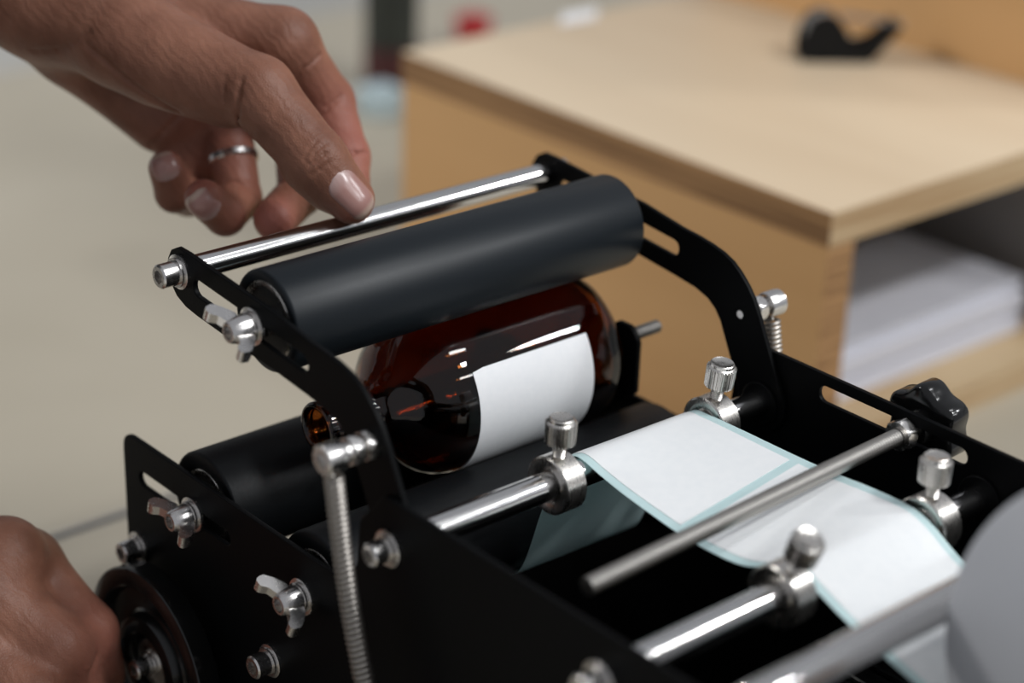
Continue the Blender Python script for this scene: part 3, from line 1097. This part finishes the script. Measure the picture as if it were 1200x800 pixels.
class Sculpt:
    def __init__(self, lo, hi, h, far=12.0):
        self.lo = np.array(lo, float)
        self.h = h
        self.n = np.ceil((np.array(hi) - self.lo) / h).astype(int) + 1
        self.D = np.full(self.n, far, dtype=np.float32)

    def win(self, pts, rad):
        pts = np.array(pts, float)
        a = np.floor((pts.min(0) - rad - self.lo) / self.h).astype(int)
        b = np.ceil((pts.max(0) + rad - self.lo) / self.h).astype(int) + 1
        a = np.clip(a, 0, self.n)
        b = np.clip(b, 0, self.n)
        sl = tuple(slice(i, j) for i, j in zip(a, b))
        g = np.stack(np.meshgrid(*[self.lo[k] + self.h * np.arange(a[k], b[k]) for k in range(3)], indexing='ij'), -1)
        return sl, g

    def cone(self, a, b, r1, r2, k=4.0):
        sl, g = self.win([a, b], max(r1, r2) + k + 6)
        if g.size == 0:
            return
        d = sd_cone(g, a, b, r1, r2)
        o = self.D[sl]
        hh = np.clip(0.5 + 0.5 * (o - d) / k, 0, 1)
        self.D[sl] = o * (1 - hh) + d * hh - k * hh * (1 - hh)

    def groove(self, a, b, r, depth_k=1.2):
        sl, g = self.win([a, b], r + depth_k + 3)
        if g.size == 0:
            return
        d = -sd_cone(g, a, b, r, r * 0.99)
        o = self.D[sl]
        k = depth_k
        hh = np.clip(0.5 - 0.5 * (o - d) / k, 0, 1)
        self.D[sl] = o * (1 - hh) + d * hh + k * hh * (1 - hh)

    def mesh(self):
        D = self.D
        nx, ny, nz = D.shape
        ins = D < 0
        cnt = np.zeros((nx - 1, ny - 1, nz - 1), np.int8)
        for i in (0, 1):
            for j in (0, 1):
                for k in (0, 1):
                    cnt += ins[i:nx - 1 + i, j:ny - 1 + j, k:nz - 1 + k]
        act = (cnt > 0) & (cnt < 8)
        ci, cj, ck = np.nonzero(act)
        idx = np.full(act.shape, -1, np.int64)
        idx[ci, cj, ck] = np.arange(len(ci))
        acc = np.zeros((len(ci), 3))
        num = np.zeros(len(ci))
        cor = [(i, j, k) for i in (0, 1) for j in (0, 1) for k in (0, 1)]
        val = {c: D[ci + c[0], cj + c[1], ck + c[2]].astype(float) for c in cor}
        for c in cor:
            for ax in range(3):
                if c[ax] == 0:
                    e = list(c)
                    e[ax] = 1
                    e = tuple(e)
                    v0, v1 = val[c], val[e]
                    cr = (v0 < 0) != (v1 < 0)
                    t_ = np.where(cr, v0 / np.where(cr, v0 - v1, 1), 0)
                    p = np.tile(np.array(c, float), (len(ci), 1))
                    p[:, ax] += t_
                    acc += p * cr[:, None]
                    num += cr
        V = (np.stack([ci, cj, ck], -1) + acc / num[:, None]) * self.h + self.lo
        F_l = []
        for ax in range(3):
            b1, b2 = [(1, 2), (2, 0), (0, 1)][ax]
            s0 = [slice(0, None)] * 3
            s0[ax] = slice(0, -1)
            s1 = [slice(0, None)] * 3
            s1[ax] = slice(1, None)
            A_, B_ = ins[tuple(s0)], ins[tuple(s1)]
            cr = A_ != B_
            ii = np.array(np.nonzero(cr)).T
            ok = (ii[:, b1] > 0) & (ii[:, b2] > 0) & (ii[:, b1] < D.shape[b1] - 1) & (ii[:, b2] < D.shape[b2] - 1)
            ii = ii[ok]
            inside0 = A_[tuple(ii.T)]
            q = []
            for d1, d2 in ((-1, -1), (0, -1), (0, 0), (-1, 0)):
                c = ii.copy()
                c[:, b1] += d1
                c[:, b2] += d2
                q.append(idx[tuple(c.T)])
            q = np.stack(q, -1)
            q[~inside0] = q[~inside0][:, ::-1]
            F_l.append(q)
        return V, np.concatenate(F_l)


def skin_object(name, sc, parent, flush_pts, smooth_it=3, mt=None):
    V, Fq = sc.mesh()
    # keep it light: relax the net a little
    e = np.concatenate([Fq[:, [0, 1]], Fq[:, [1, 2]], Fq[:, [2, 3]], Fq[:, [3, 0]]])
    for lam in [0.5, -0.52] * smooth_it:
        sm = np.zeros_like(V)
        ct = np.zeros(len(V))
        np.add.at(sm, e[:, 0], V[e[:, 1]])
        np.add.at(ct, e[:, 0], 1)
        V = V + lam * (sm / ct[:, None] - V)
    ctr = (V.min(0) + V.max(0)) / 2
    me = bpy.data.meshes.new(name)
    me.from_pydata(((V - ctr) * S).tolist(), [], Fq.tolist())
    me.polygons.foreach_set('use_smooth', [True] * len(me.polygons))
    at = me.attributes.new('flush', 'FLOAT', 'POINT')
    fl = np.zeros(len(V))
    for p, r_, a_ in flush_pts:
        d = np.linalg.norm(V - np.array(p), axis=1)
        fl = np.maximum(fl, a_ * np.exp(-(d / r_) ** 2))
    at.data.foreach_set('value', fl.astype(np.float32))
    me.update()
    me.materials.append(mt or M_SKIN)
    o = bpy.data.objects.new(name, me)
    COL.objects.link(o)
    place(o, ctr, parent)
    return o


def march(sc_, p, d, back=9.0, fwd=9.0):
    """first sculpted surface point met when travelling from p - back*d along d"""
    d = np.array(d)
    ts = np.arange(-back, fwd, 0.1)
    q = np.array(p)[None] + ts[:, None] * d
    g = (q - sc_.lo) / sc_.h
    i = np.clip(np.floor(g).astype(int), 0, sc_.n - 2)
    f_ = g - i
    val = np.zeros(len(ts))
    for a in (0, 1):
        for b in (0, 1):
            for e in (0, 1):
                wgt = (f_[:, 0] if a else 1 - f_[:, 0]) * (f_[:, 1] if b else 1 - f_[:, 1]) * (f_[:, 2] if e else 1 - f_[:, 2])
                val += wgt * sc_.D[i[:, 0] + a, i[:, 1] + b, i[:, 2] + e]
    ins = np.nonzero(val < 0)[0]
    return q[ins[0]] if len(ins) else None


def nail(parent, sc_, base, tip, normal, half_w, name='fingernail', lift=0.35):
    """nail plate laid on the finger from base to tip (mm), normal = outward direction"""
    base, tip, normal = Vector(base), Vector(tip), Vector(normal)
    ld = (tip - base)
    ln = ld.length
    ld.normalize()
    normal = (normal - ld * normal.dot(ld)).normalized()
    side = ld.cross(normal)
    nu, nv_ = 14, 16
    tops, tipv = [], []
    last = None
    for i in range(nv_ + 1):
        s_ = i / nv_
        wv = half_w * (1 - 0.92 * max(0, 1 - s_ / 0.30) ** 2.4) ** 0.5 * (1 - 0.5 * max(0, (s_ - 0.78) / 0.22) ** 2.5)
        for j in range(nu + 1):
            u_ = -1 + 2 * j / nu
            p = base + ld * (ln * s_) + side * (wv * u_)
            hit = march(sc_, p, -normal, 7, 7)
            q = Vector(hit) if hit is not None else Vector(last)
            last = q
            edge = 1 - 0.75 * abs(u_) ** 4
            tops.append(q + normal * (lift * edge * (0.45 + 0.55 * min(1, s_ / 0.25))))
            tipv.append(s_)
    v_ = [q - normal * 1.0 for q in tops] + tops
    tipv = tipv + tipv
    n1_ = (nv_ + 1) * (nu + 1)
    f_ = []
    for i in range(nv_):
        for j in range(nu):
            a = i * (nu + 1) + j
            q_ = (a, a + 1, a + nu + 2, a + nu + 1)
            f_.append(tuple(reversed(q_)))
            f_.append(tuple(k + n1_ for k in q_))
    for i in range(nv_):
        for j in (0, nu):
            a = i * (nu + 1) + j
            f_.append((a, a + nu + 1, a + nu + 1 + n1_, a + n1_))
    for j in range(nu):
        for i in (0, nv_):
            a = i * (nu + 1) + j
            f_.append((a, a + 1, a + 1 + n1_, a + n1_))
    o = MB().add(v_, f_, True).build(name, M_NAIL, parent, sharp=60)
    at = o.data.attributes.new('tip', 'FLOAT', 'POINT')
    at.data.foreach_set('value', tipv)
    return o


person = empty('person', (-430, 525, -900))
tag(person, 'person wearing a ring, one hand on the chrome rod, the other on the wheel crank', 'person')

# ---- the hand that pinches the handle rod
H1 = dict(
    fore=(-20.4, 327.3, 144.9), wr0=(5.7, 276.9, 124.3), wr1=(26.6, 243.9, 115.1),
    i0=(82.1, 177.0, 105.8), i1=(101.1, 175.1, 79.5), i2=(95.4, 156.0, 63.9), i3=(87.3, 142.1, 53.2),
    m0=(83.0, 196.6, 95.6), m1=(98.4, 190.8, 60.2), m2=(83.9, 169.8, 47.8), m3=(62.8, 156.6, 45.8),
    r0=(77.2, 213.7, 81.5), r1=(65.5, 183.3, 45.4), r2=(49.7, 170.0, 46.3), r3=(40.1, 169.2, 55.2),
    p0=(65.8, 225.4, 69.4), p1=(57.4, 207.4, 41.7), p2=(44.5, 196.5, 48.4), p3=(40.4, 195.1, 59.6),
    t0=(32.6, 205.4, 108.9), t1=(53.1, 151.3, 98.4), t2=(61.1, 127.3, 77.7), t3=(68.6, 117.1, 64.5))
allp = np.array(list(H1.values()))
sc = Sculpt(allp.min(0) - 34, allp.max(0) + 30, 0.8)
c = sc.cone
c(H1['fore'], H1['wr0'], 29, 24.5, 4)
c(H1['wr0'], H1['wr1'], 24.5, 21, 8)
c((29.1, 245.5, 111.7), H1['i0'], 18, 12.5, 10)
c((32.8, 249.2, 108.7), H1['m0'], 18, 13.0, 10)
c((35.2, 250.5, 104.6), H1['r0'], 17.5, 12.5, 10)
c((35.3, 249.4, 98.1), H1['p0'], 16.5, 11.8, 10)
c((35.9, 243.3, 93.7), (56.4, 224.2, 68.0), 14, 13, 8)
c((62.3, 216.4, 75.9), (81.6, 195.0, 81.3), 12, 12, 8)
# fingers
c(H1['i0'], H1['i1'], 12.2, 10.2, 6)
c(H1['i1'], H1['i2'], 10.2, 8.9, 3)
c(H1['i2'], H1['i3'], 8.9, 7.6, 3)
c(H1['m0'], H1['m1'], 12.0, 9.6, 5)
c(H1['m1'], H1['m2'], 9.6, 8.7, 3)
c(H1['m2'], H1['m3'], 8.7, 8.1, 2)
c(H1['r0'], H1['r1'], 10.6, 8.0, 4)
c(H1['r1'], H1['r2'], 8.1, 7.8, 2)
c(H1['r2'], H1['r3'], 7.8, 7.3, 1.2)
c(H1['p0'], H1['p1'], 10.4, 8.3, 4)
c((69.3, 217.3, 70.9), (66.3, 205.3, 53.8), 11, 8, 5)
c(H1['p1'], H1['p2'], 8.2, 7.6, 2)
c(H1['p2'], H1['p3'], 7.5, 6.8, 1.2)
# thumb and its ball
c(H1['t0'], H1['t1'], 18.0, 12.6, 7)
c((38.0, 191.0, 102.7), (49.3, 164.8, 95.6), 17.0, 13.0, 5)
c((16.2, 244.6, 115.5), H1['t0'], 19, 17, 9)
c(H1['t1'], H1['t2'], 12.9, 11.0, 4)
c((59.7, 130.1, 75.3), (63.7, 123.8, 68.4), 10.0, 9.0, 3)
c(H1['t2'], H1['t3'], 11.0, 8.7, 3)
c((62.9, 117.6, 69.1), (66.3, 113.0, 64.0), 6.6, 6.4, 3)


def snap(sc_, p, back=26.0):
    """point on the sculpted surface in front of p, seen from the camera side of the hand"""
    d = np.array(CF)
    ts = np.arange(-back, back, 0.25)
    q = np.array(p)[None] + ts[:, None] * d
    g = (q - sc_.lo) / sc_.h
    i = np.clip(np.floor(g).astype(int), 0, sc_.n - 2)
    f_ = g - i
    val = np.zeros(len(ts))
    for a in (0, 1):
        for b in (0, 1):
            for e in (0, 1):
                wgt = (f_[:, 0] if a else 1 - f_[:, 0]) * (f_[:, 1] if b else 1 - f_[:, 1]) * (f_[:, 2] if e else 1 - f_[:, 2])
                val += wgt * sc_.D[i[:, 0] + a, i[:, 1] + b, i[:, 2] + e]
    ins = np.nonzero(val < 0)[0]
    return q[ins[0]] if len(ins) else np.array(p)


def crease(sc_, pts, r, k=1.0, out=0.0):
    s_ = [snap(sc_, p) - np.array(CF) * out for p in pts]
    for a, b in zip(s_, s_[1:]):
        if np.linalg.norm(b - a) > 0.05:
            sc_.groove(a, b, r, k)


nail_pts = {}
for nm, a, b in (('t', (67.0, 122.5, 71.1), (72.6, 110.8, 60.0)), ('r', (45.7, 169.1, 46.2), (39.0, 173.3, 55.5)), ('p', (43.3, 194.8, 53.7), (40.3, 198.1, 64.3))):
    nail_pts[nm] = (snap(sc, a), snap(sc, b))
G = [([(22.4, 211.7, 104.2), (26.3, 204.9, 98.7), (30.5, 197.4, 92.6), (36.6, 191.3, 86.6), (43.1, 185.6, 81.9)], 0.9, 2.0),
     ([(16.5, 241.2, 95.8), (21.8, 231.3, 97.0), (26.6, 223.4, 100.7), (29.7, 217.7, 105.5)], 0.5, 1.4),
     ([(46.5, 152.3, 85.3), (47.5, 154.2, 90.0), (49.8, 155.7, 95.6), (52.0, 156.6, 100.4)], 0.55, 1.4),
     ([(43.5, 155.5, 86.3), (45.2, 158.8, 94.1), (47.6, 160.9, 101.1)], 0.2, 0.8),
     ([(60.8, 127.9, 78.2), (63.2, 127.1, 80.5), (65.6, 126.2, 82.5)], 0.35, 0.9),
     ([(59.3, 127.4, 75.1), (62.2, 126.2, 77.4), (65.6, 124.7, 80.1)], 0.4, 0.9),
     ([(58.9, 125.9, 72.1), (62.0, 124.4, 74.1), (65.4, 122.9, 76.8)], 0.35, 0.9),
     ([(58.3, 129.1, 76.5), (60.7, 129.3, 80.4), (63.8, 128.3, 83.3)], 0.25, 0.8),
     ([(88.7, 177.9, 87.8), (93.1, 176.2, 91.5), (99.2, 174.5, 97.6)], 0.5, 1.3),
     ([(89.7, 169.5, 75.3), (94.6, 167.5, 79.3), (100.4, 165.4, 84.5)], 0.6, 1.3),
     ([(90.3, 155.2, 64.8), (95.0, 151.8, 66.1), (99.6, 148.2, 66.9)], 0.45, 1.1),
     ([(77.9, 178.2, 48.0), (82.0, 176.1, 50.5), (85.0, 174.5, 52.4)], 0.45, 1.2),
     ([(60.9, 187.8, 50.9), (64.6, 185.1, 52.0), (68.3, 180.3, 49.5)], 0.5, 1.2),
     ([(48.3, 219.2, 59.9), (54.6, 216.6, 64.9), (61.0, 214.2, 70.5)], 0.5, 1.6)]
for pts, r_, k_ in G:
    crease(sc, pts, r_, k_)
flush = [((53.6, 148.8, 48.6), 14, 0.95), ((98.2, 149.0, 73.4), 26, 0.55), ((89.7, 161.9, 74.9), 20, 0.45), ((36.5, 167.9, 62.3), 11, 0.6), ((36.8, 193.7, 66.6), 9, 0.6), ((66.0, 106.6, 62.7), 9, 0.5), ((64.8, 188.1, 69.3), 30, 0.3)]
hand1 = skin_object('hand', sc, person, flush)
tag(hand1, 'hand pinching the chrome handle rod between thumb and fingers')
cf = Vector(CF)


def nrm(a, b, e):
    return Vector(CR) * a + Vector(CU) * b - cf * e


nail(hand1, sc, *nail_pts['t'], nrm(0.38, 0.10, 0.92), 6.0, 'thumbnail', 0.45)
nail(hand1, sc, *nail_pts['r'], nrm(-0.30, -0.40, 0.86), 5.2, 'fingernail', 0.45)
nail(hand1, sc, *nail_pts['p'], nrm(-0.28, -0.10, 0.95), 4.7, 'fingernail', 0.45)

# silver ring on the ring finger
ra, rb_ = Vector(H1['r0']), Vector(H1['r1'])
rax = (rb_ - ra).normalized()
rc_ = ra + (rb_ - ra) * 0.66
mb = MB()
mb.lathe([(-1.6, 8.4), (-1.6, 9.2), (-1.0, 9.8), (1.0, 9.8), (1.6, 9.2), (1.6, 8.4)], rc_, tuple(rax), n=64, close=True)
tag(mb.build('finger_ring', M_STEEL), 'plain silver band worn on the curled ring finger', 'ring')

# ---- the hand on the crank of the wheel
H2 = dict(fore=(-158.0, 220.0, -23.0), wr=(-105.5, 199.1, -103.0), i0=(-56.6, 157.7, -58.0), i1=(-43.8, 162.5, -65.2), i2=(-39.5, 132.9, -83.7), i3=(-31.5, 138.0, -107.2),
          m0=(-69.6, 150.1, -65.5), m1=(-54.5, 127.0, -81.3), m2=(-47.4, 126.6, -105.7), m3=(-50.1, 143.8, -125.0),
          r0=(-82.0, 144.2, -79.0), r1=(-69.6, 116.9, -91.2), r2=(-60.6, 114.8, -115.5), r3=(-60.7, 135.6, -134.7),
          p0=(-92.5, 142.1, -93.1), p1=(-82.2, 113.8, -105.3), p2=(-74.3, 109.7, -124.7), p3=(-72.2, 131.2, -142.0),
          t0=(-81.0, 200.8, -100.5), t1=(-50.1, 200.2, -104.6), t2=(-35.4, 189.7, -124.6), t3=(-34.0, 173.9, -136.6))
allp = np.array(list(H2.values()))
s2 = Sculpt(allp.min(0) - 34, allp.max(0) + 26, 1.1)
c = s2.cone
c(H2['fore'], H2['wr'], 31, 26, 4)
for k_, rr in (('i0', 14.5), ('m0', 15.5), ('r0', 15), ('p0', 14)):
    c(H2['wr'], H2[k_], 23, rr, 10)
c(H2['i0'], H2['i1'], 14.0, 9.8, 6)
c(H2['i1'], H2['i2'], 10.2, 11.3, 6)
c(H2['i2'], H2['i3'], 11.5, 9.0, 4)
c(H2['m0'], H2['m1'], 15.5, 12.5, 6)
c(H2['m1'], H2['m2'], 12.5, 10.5, 5)
c(H2['m2'], H2['m3'], 10.0, 8.2, 3)
c(H2['r0'], H2['r1'], 13.5, 11.5, 5)
c(H2['r1'], H2['r2'], 11.0, 9.5, 4)
c(H2['r2'], H2['r3'], 9.5, 8, 3)
c(H2['p0'], H2['p1'], 12, 10, 5)
c(H2['p1'], H2['p2'], 9.5, 8.5, 3)
c(H2['p2'], H2['p3'], 8.5, 7, 3)
c(H2['wr'], H2['t0'], 22, 17, 8)
c(H2['t0'], H2['t1'], 16, 12, 6)
c(H2['t1'], H2['t2'], 12, 10, 4)
c(H2['t2'], H2['t3'], 10, 8.5, 4)
crease(s2, [(-40.0, 121.6, -86.1), (-42.9, 120.8, -91.7), (-45.4, 118.4, -99.2)], 0.8, 1.8)
hand2 = skin_object('hand', s2, person, [((-37.6, 118.7, -87.4), 22, 0.4)])
tag(hand2, 'hand closed on the crank grip of the black wheel')

# ---- the rest of the person: shirt, trousers, shoes and head, standing at the table edge
SHR, SHL = np.array((-430, 330, 380.)), np.array((-145, 580, 380.))
ELR, ELL = np.array((-246, 256, 108.)), np.array((-91, 452, 189.))
WRR, WRL = np.array(H2['wr']), np.array(H1['wr1'])
CH, PE = np.array((-305, 462, 300.)), np.array((-425, 525, 10.))
s3 = Sculpt((-640, 150, -130), (40, 800, 520), 7.0, 400.0)
c = s3.cone
c(CH, PE + (0, 0, 0), 128, 120, 60)
c(CH + (-55, -48, 10), PE + (-40, -36, 0), 105, 105, 60)
c(CH + (55, 48, 10), PE + (40, 36, 0), 105, 105, 60)
c(SHR * 0.85 + CH * 0.15, SHL * 0.85 + CH * 0.15, 66, 66, 50)
c(SHR, ELR, 58, 47, 30)
c(SHL, ELL, 58, 47, 30)
c(ELR, ELR * 0.5 + WRR * 0.5, 46, 38, 14)
c(ELL, ELL * 0.6 + WRL * 0.4, 46, 39, 14)
c(CH + (5, 0, 60), CH + (8, 5, 150), 75, 58, 30)
skin_object('shirt', s3, person, [], 2, M_SHIRT)
s4 = Sculpt((-640, 330, -880), (-240, 760, 60), 8.0, 400.0)
c = s4.cone
c(PE + (0, 0, -25), PE + (0, 0, -70), 126, 126, 50)
for sg in (-1, 1):
    hip = PE + np.array((70, 62, -100)) * np.array((sg, sg, 1))
    kn_ = hip + (10, -8, -370)
    an = kn_ + (-12, 8, -370)
    c(hip, kn_, 92, 66, 30)
    c(kn_, an, 66, 50, 20)
    sh = Sculpt(an - (160, 190, 70), an + (190, 150, 60), 6.0, 300.0)
    toe = an + np.array((0.62, -0.78, 0)) * 165
    sh.cone((an[0] - 20, an[1] + 22, -862), (toe[0], toe[1], -868), 37, 31, 20)
    sh.cone((an[0], an[1], -850), (an[0], an[1], -815), 44, 46, 20)
    skin_object('shoe', sh, person, [], 1, M_MATT)
skin_object('trousers', s4, person, [], 2, M_OLIVE)
HC = CH + np.array((40, -30, 345))
fd = np.array((0.62, -0.70, -0.36))
fd = fd / np.linalg.norm(fd)
sd_ = np.cross(fd, (0, 0, 1.0))
sd_ /= np.linalg.norm(sd_)
ud = np.cross(sd_, fd)
s5 = Sculpt(HC - 170, HC + 150, 3.5, 300.0)
c = s5.cone
c(HC + ud * 22 - fd * 14, HC + ud * 14 + fd * 22, 80, 72, 20)
c(HC + fd * 30 - ud * 20, HC + fd * 52 - ud * 82, 62, 34, 30)
c(HC - fd * 20 - ud * 40, CH + (12, 0, 160), 56, 60, 20)
c(HC + fd * 92 + ud * 2, HC + fd * 108 - ud * 32, 7, 13, 10)
for sg in (-1, 1):
    c(HC + sd_ * 80 * sg + ud * 12 - fd * 8, HC + sd_ * 78 * sg - ud * 26 - fd * 2, 11, 8, 6)
    c(HC + fd * 86 + sd_ * 34 * sg + ud * 16, HC + fd * 88 + sd_ * 14 * sg + ud * 17, 9, 9, 8)
    s5.groove(HC + fd * 96 + sd_ * 40 * sg, HC + fd * 98 + sd_ * 22 * sg, 11, 6)
s5.groove(HC + fd * 98 + sd_ * 22 - ud * 60, HC + fd * 98 - sd_ * 22 - ud * 60, 3.5, 4)
head = skin_object('head', s5, person, [(HC + fd * 95 - ud * 60, 22, 0.5)], 1)
for sg in (-1, 1):
    e_ = HC + fd * 80 + sd_ * 31 * sg
    MB().lathe([(-11, 0.01), (-9, 6), (0, 11), (9, 6), (11, 0.01)], tuple(e_), tuple(fd), n=20, caps=False).build('eye', M_EYE, head)
    MB().lathe([(10, 5.5), (11.5, 4), (11.8, 0.01)], tuple(e_), tuple(fd), n=20, caps=False).build('iris', M_HAIR, head)
s6 = Sculpt(HC - 170, HC + 150, 4.0, 300.0)
s6.cone(HC + ud * 34 - fd * 26, HC + ud * 44 + fd * 14, 82, 66, 20)
s6.cone(HC + ud * 10 - fd * 38, HC - ud * 30 - fd * 40, 70, 52, 20)
skin_object('hair', s6, head, [], 1, M_HAIR)
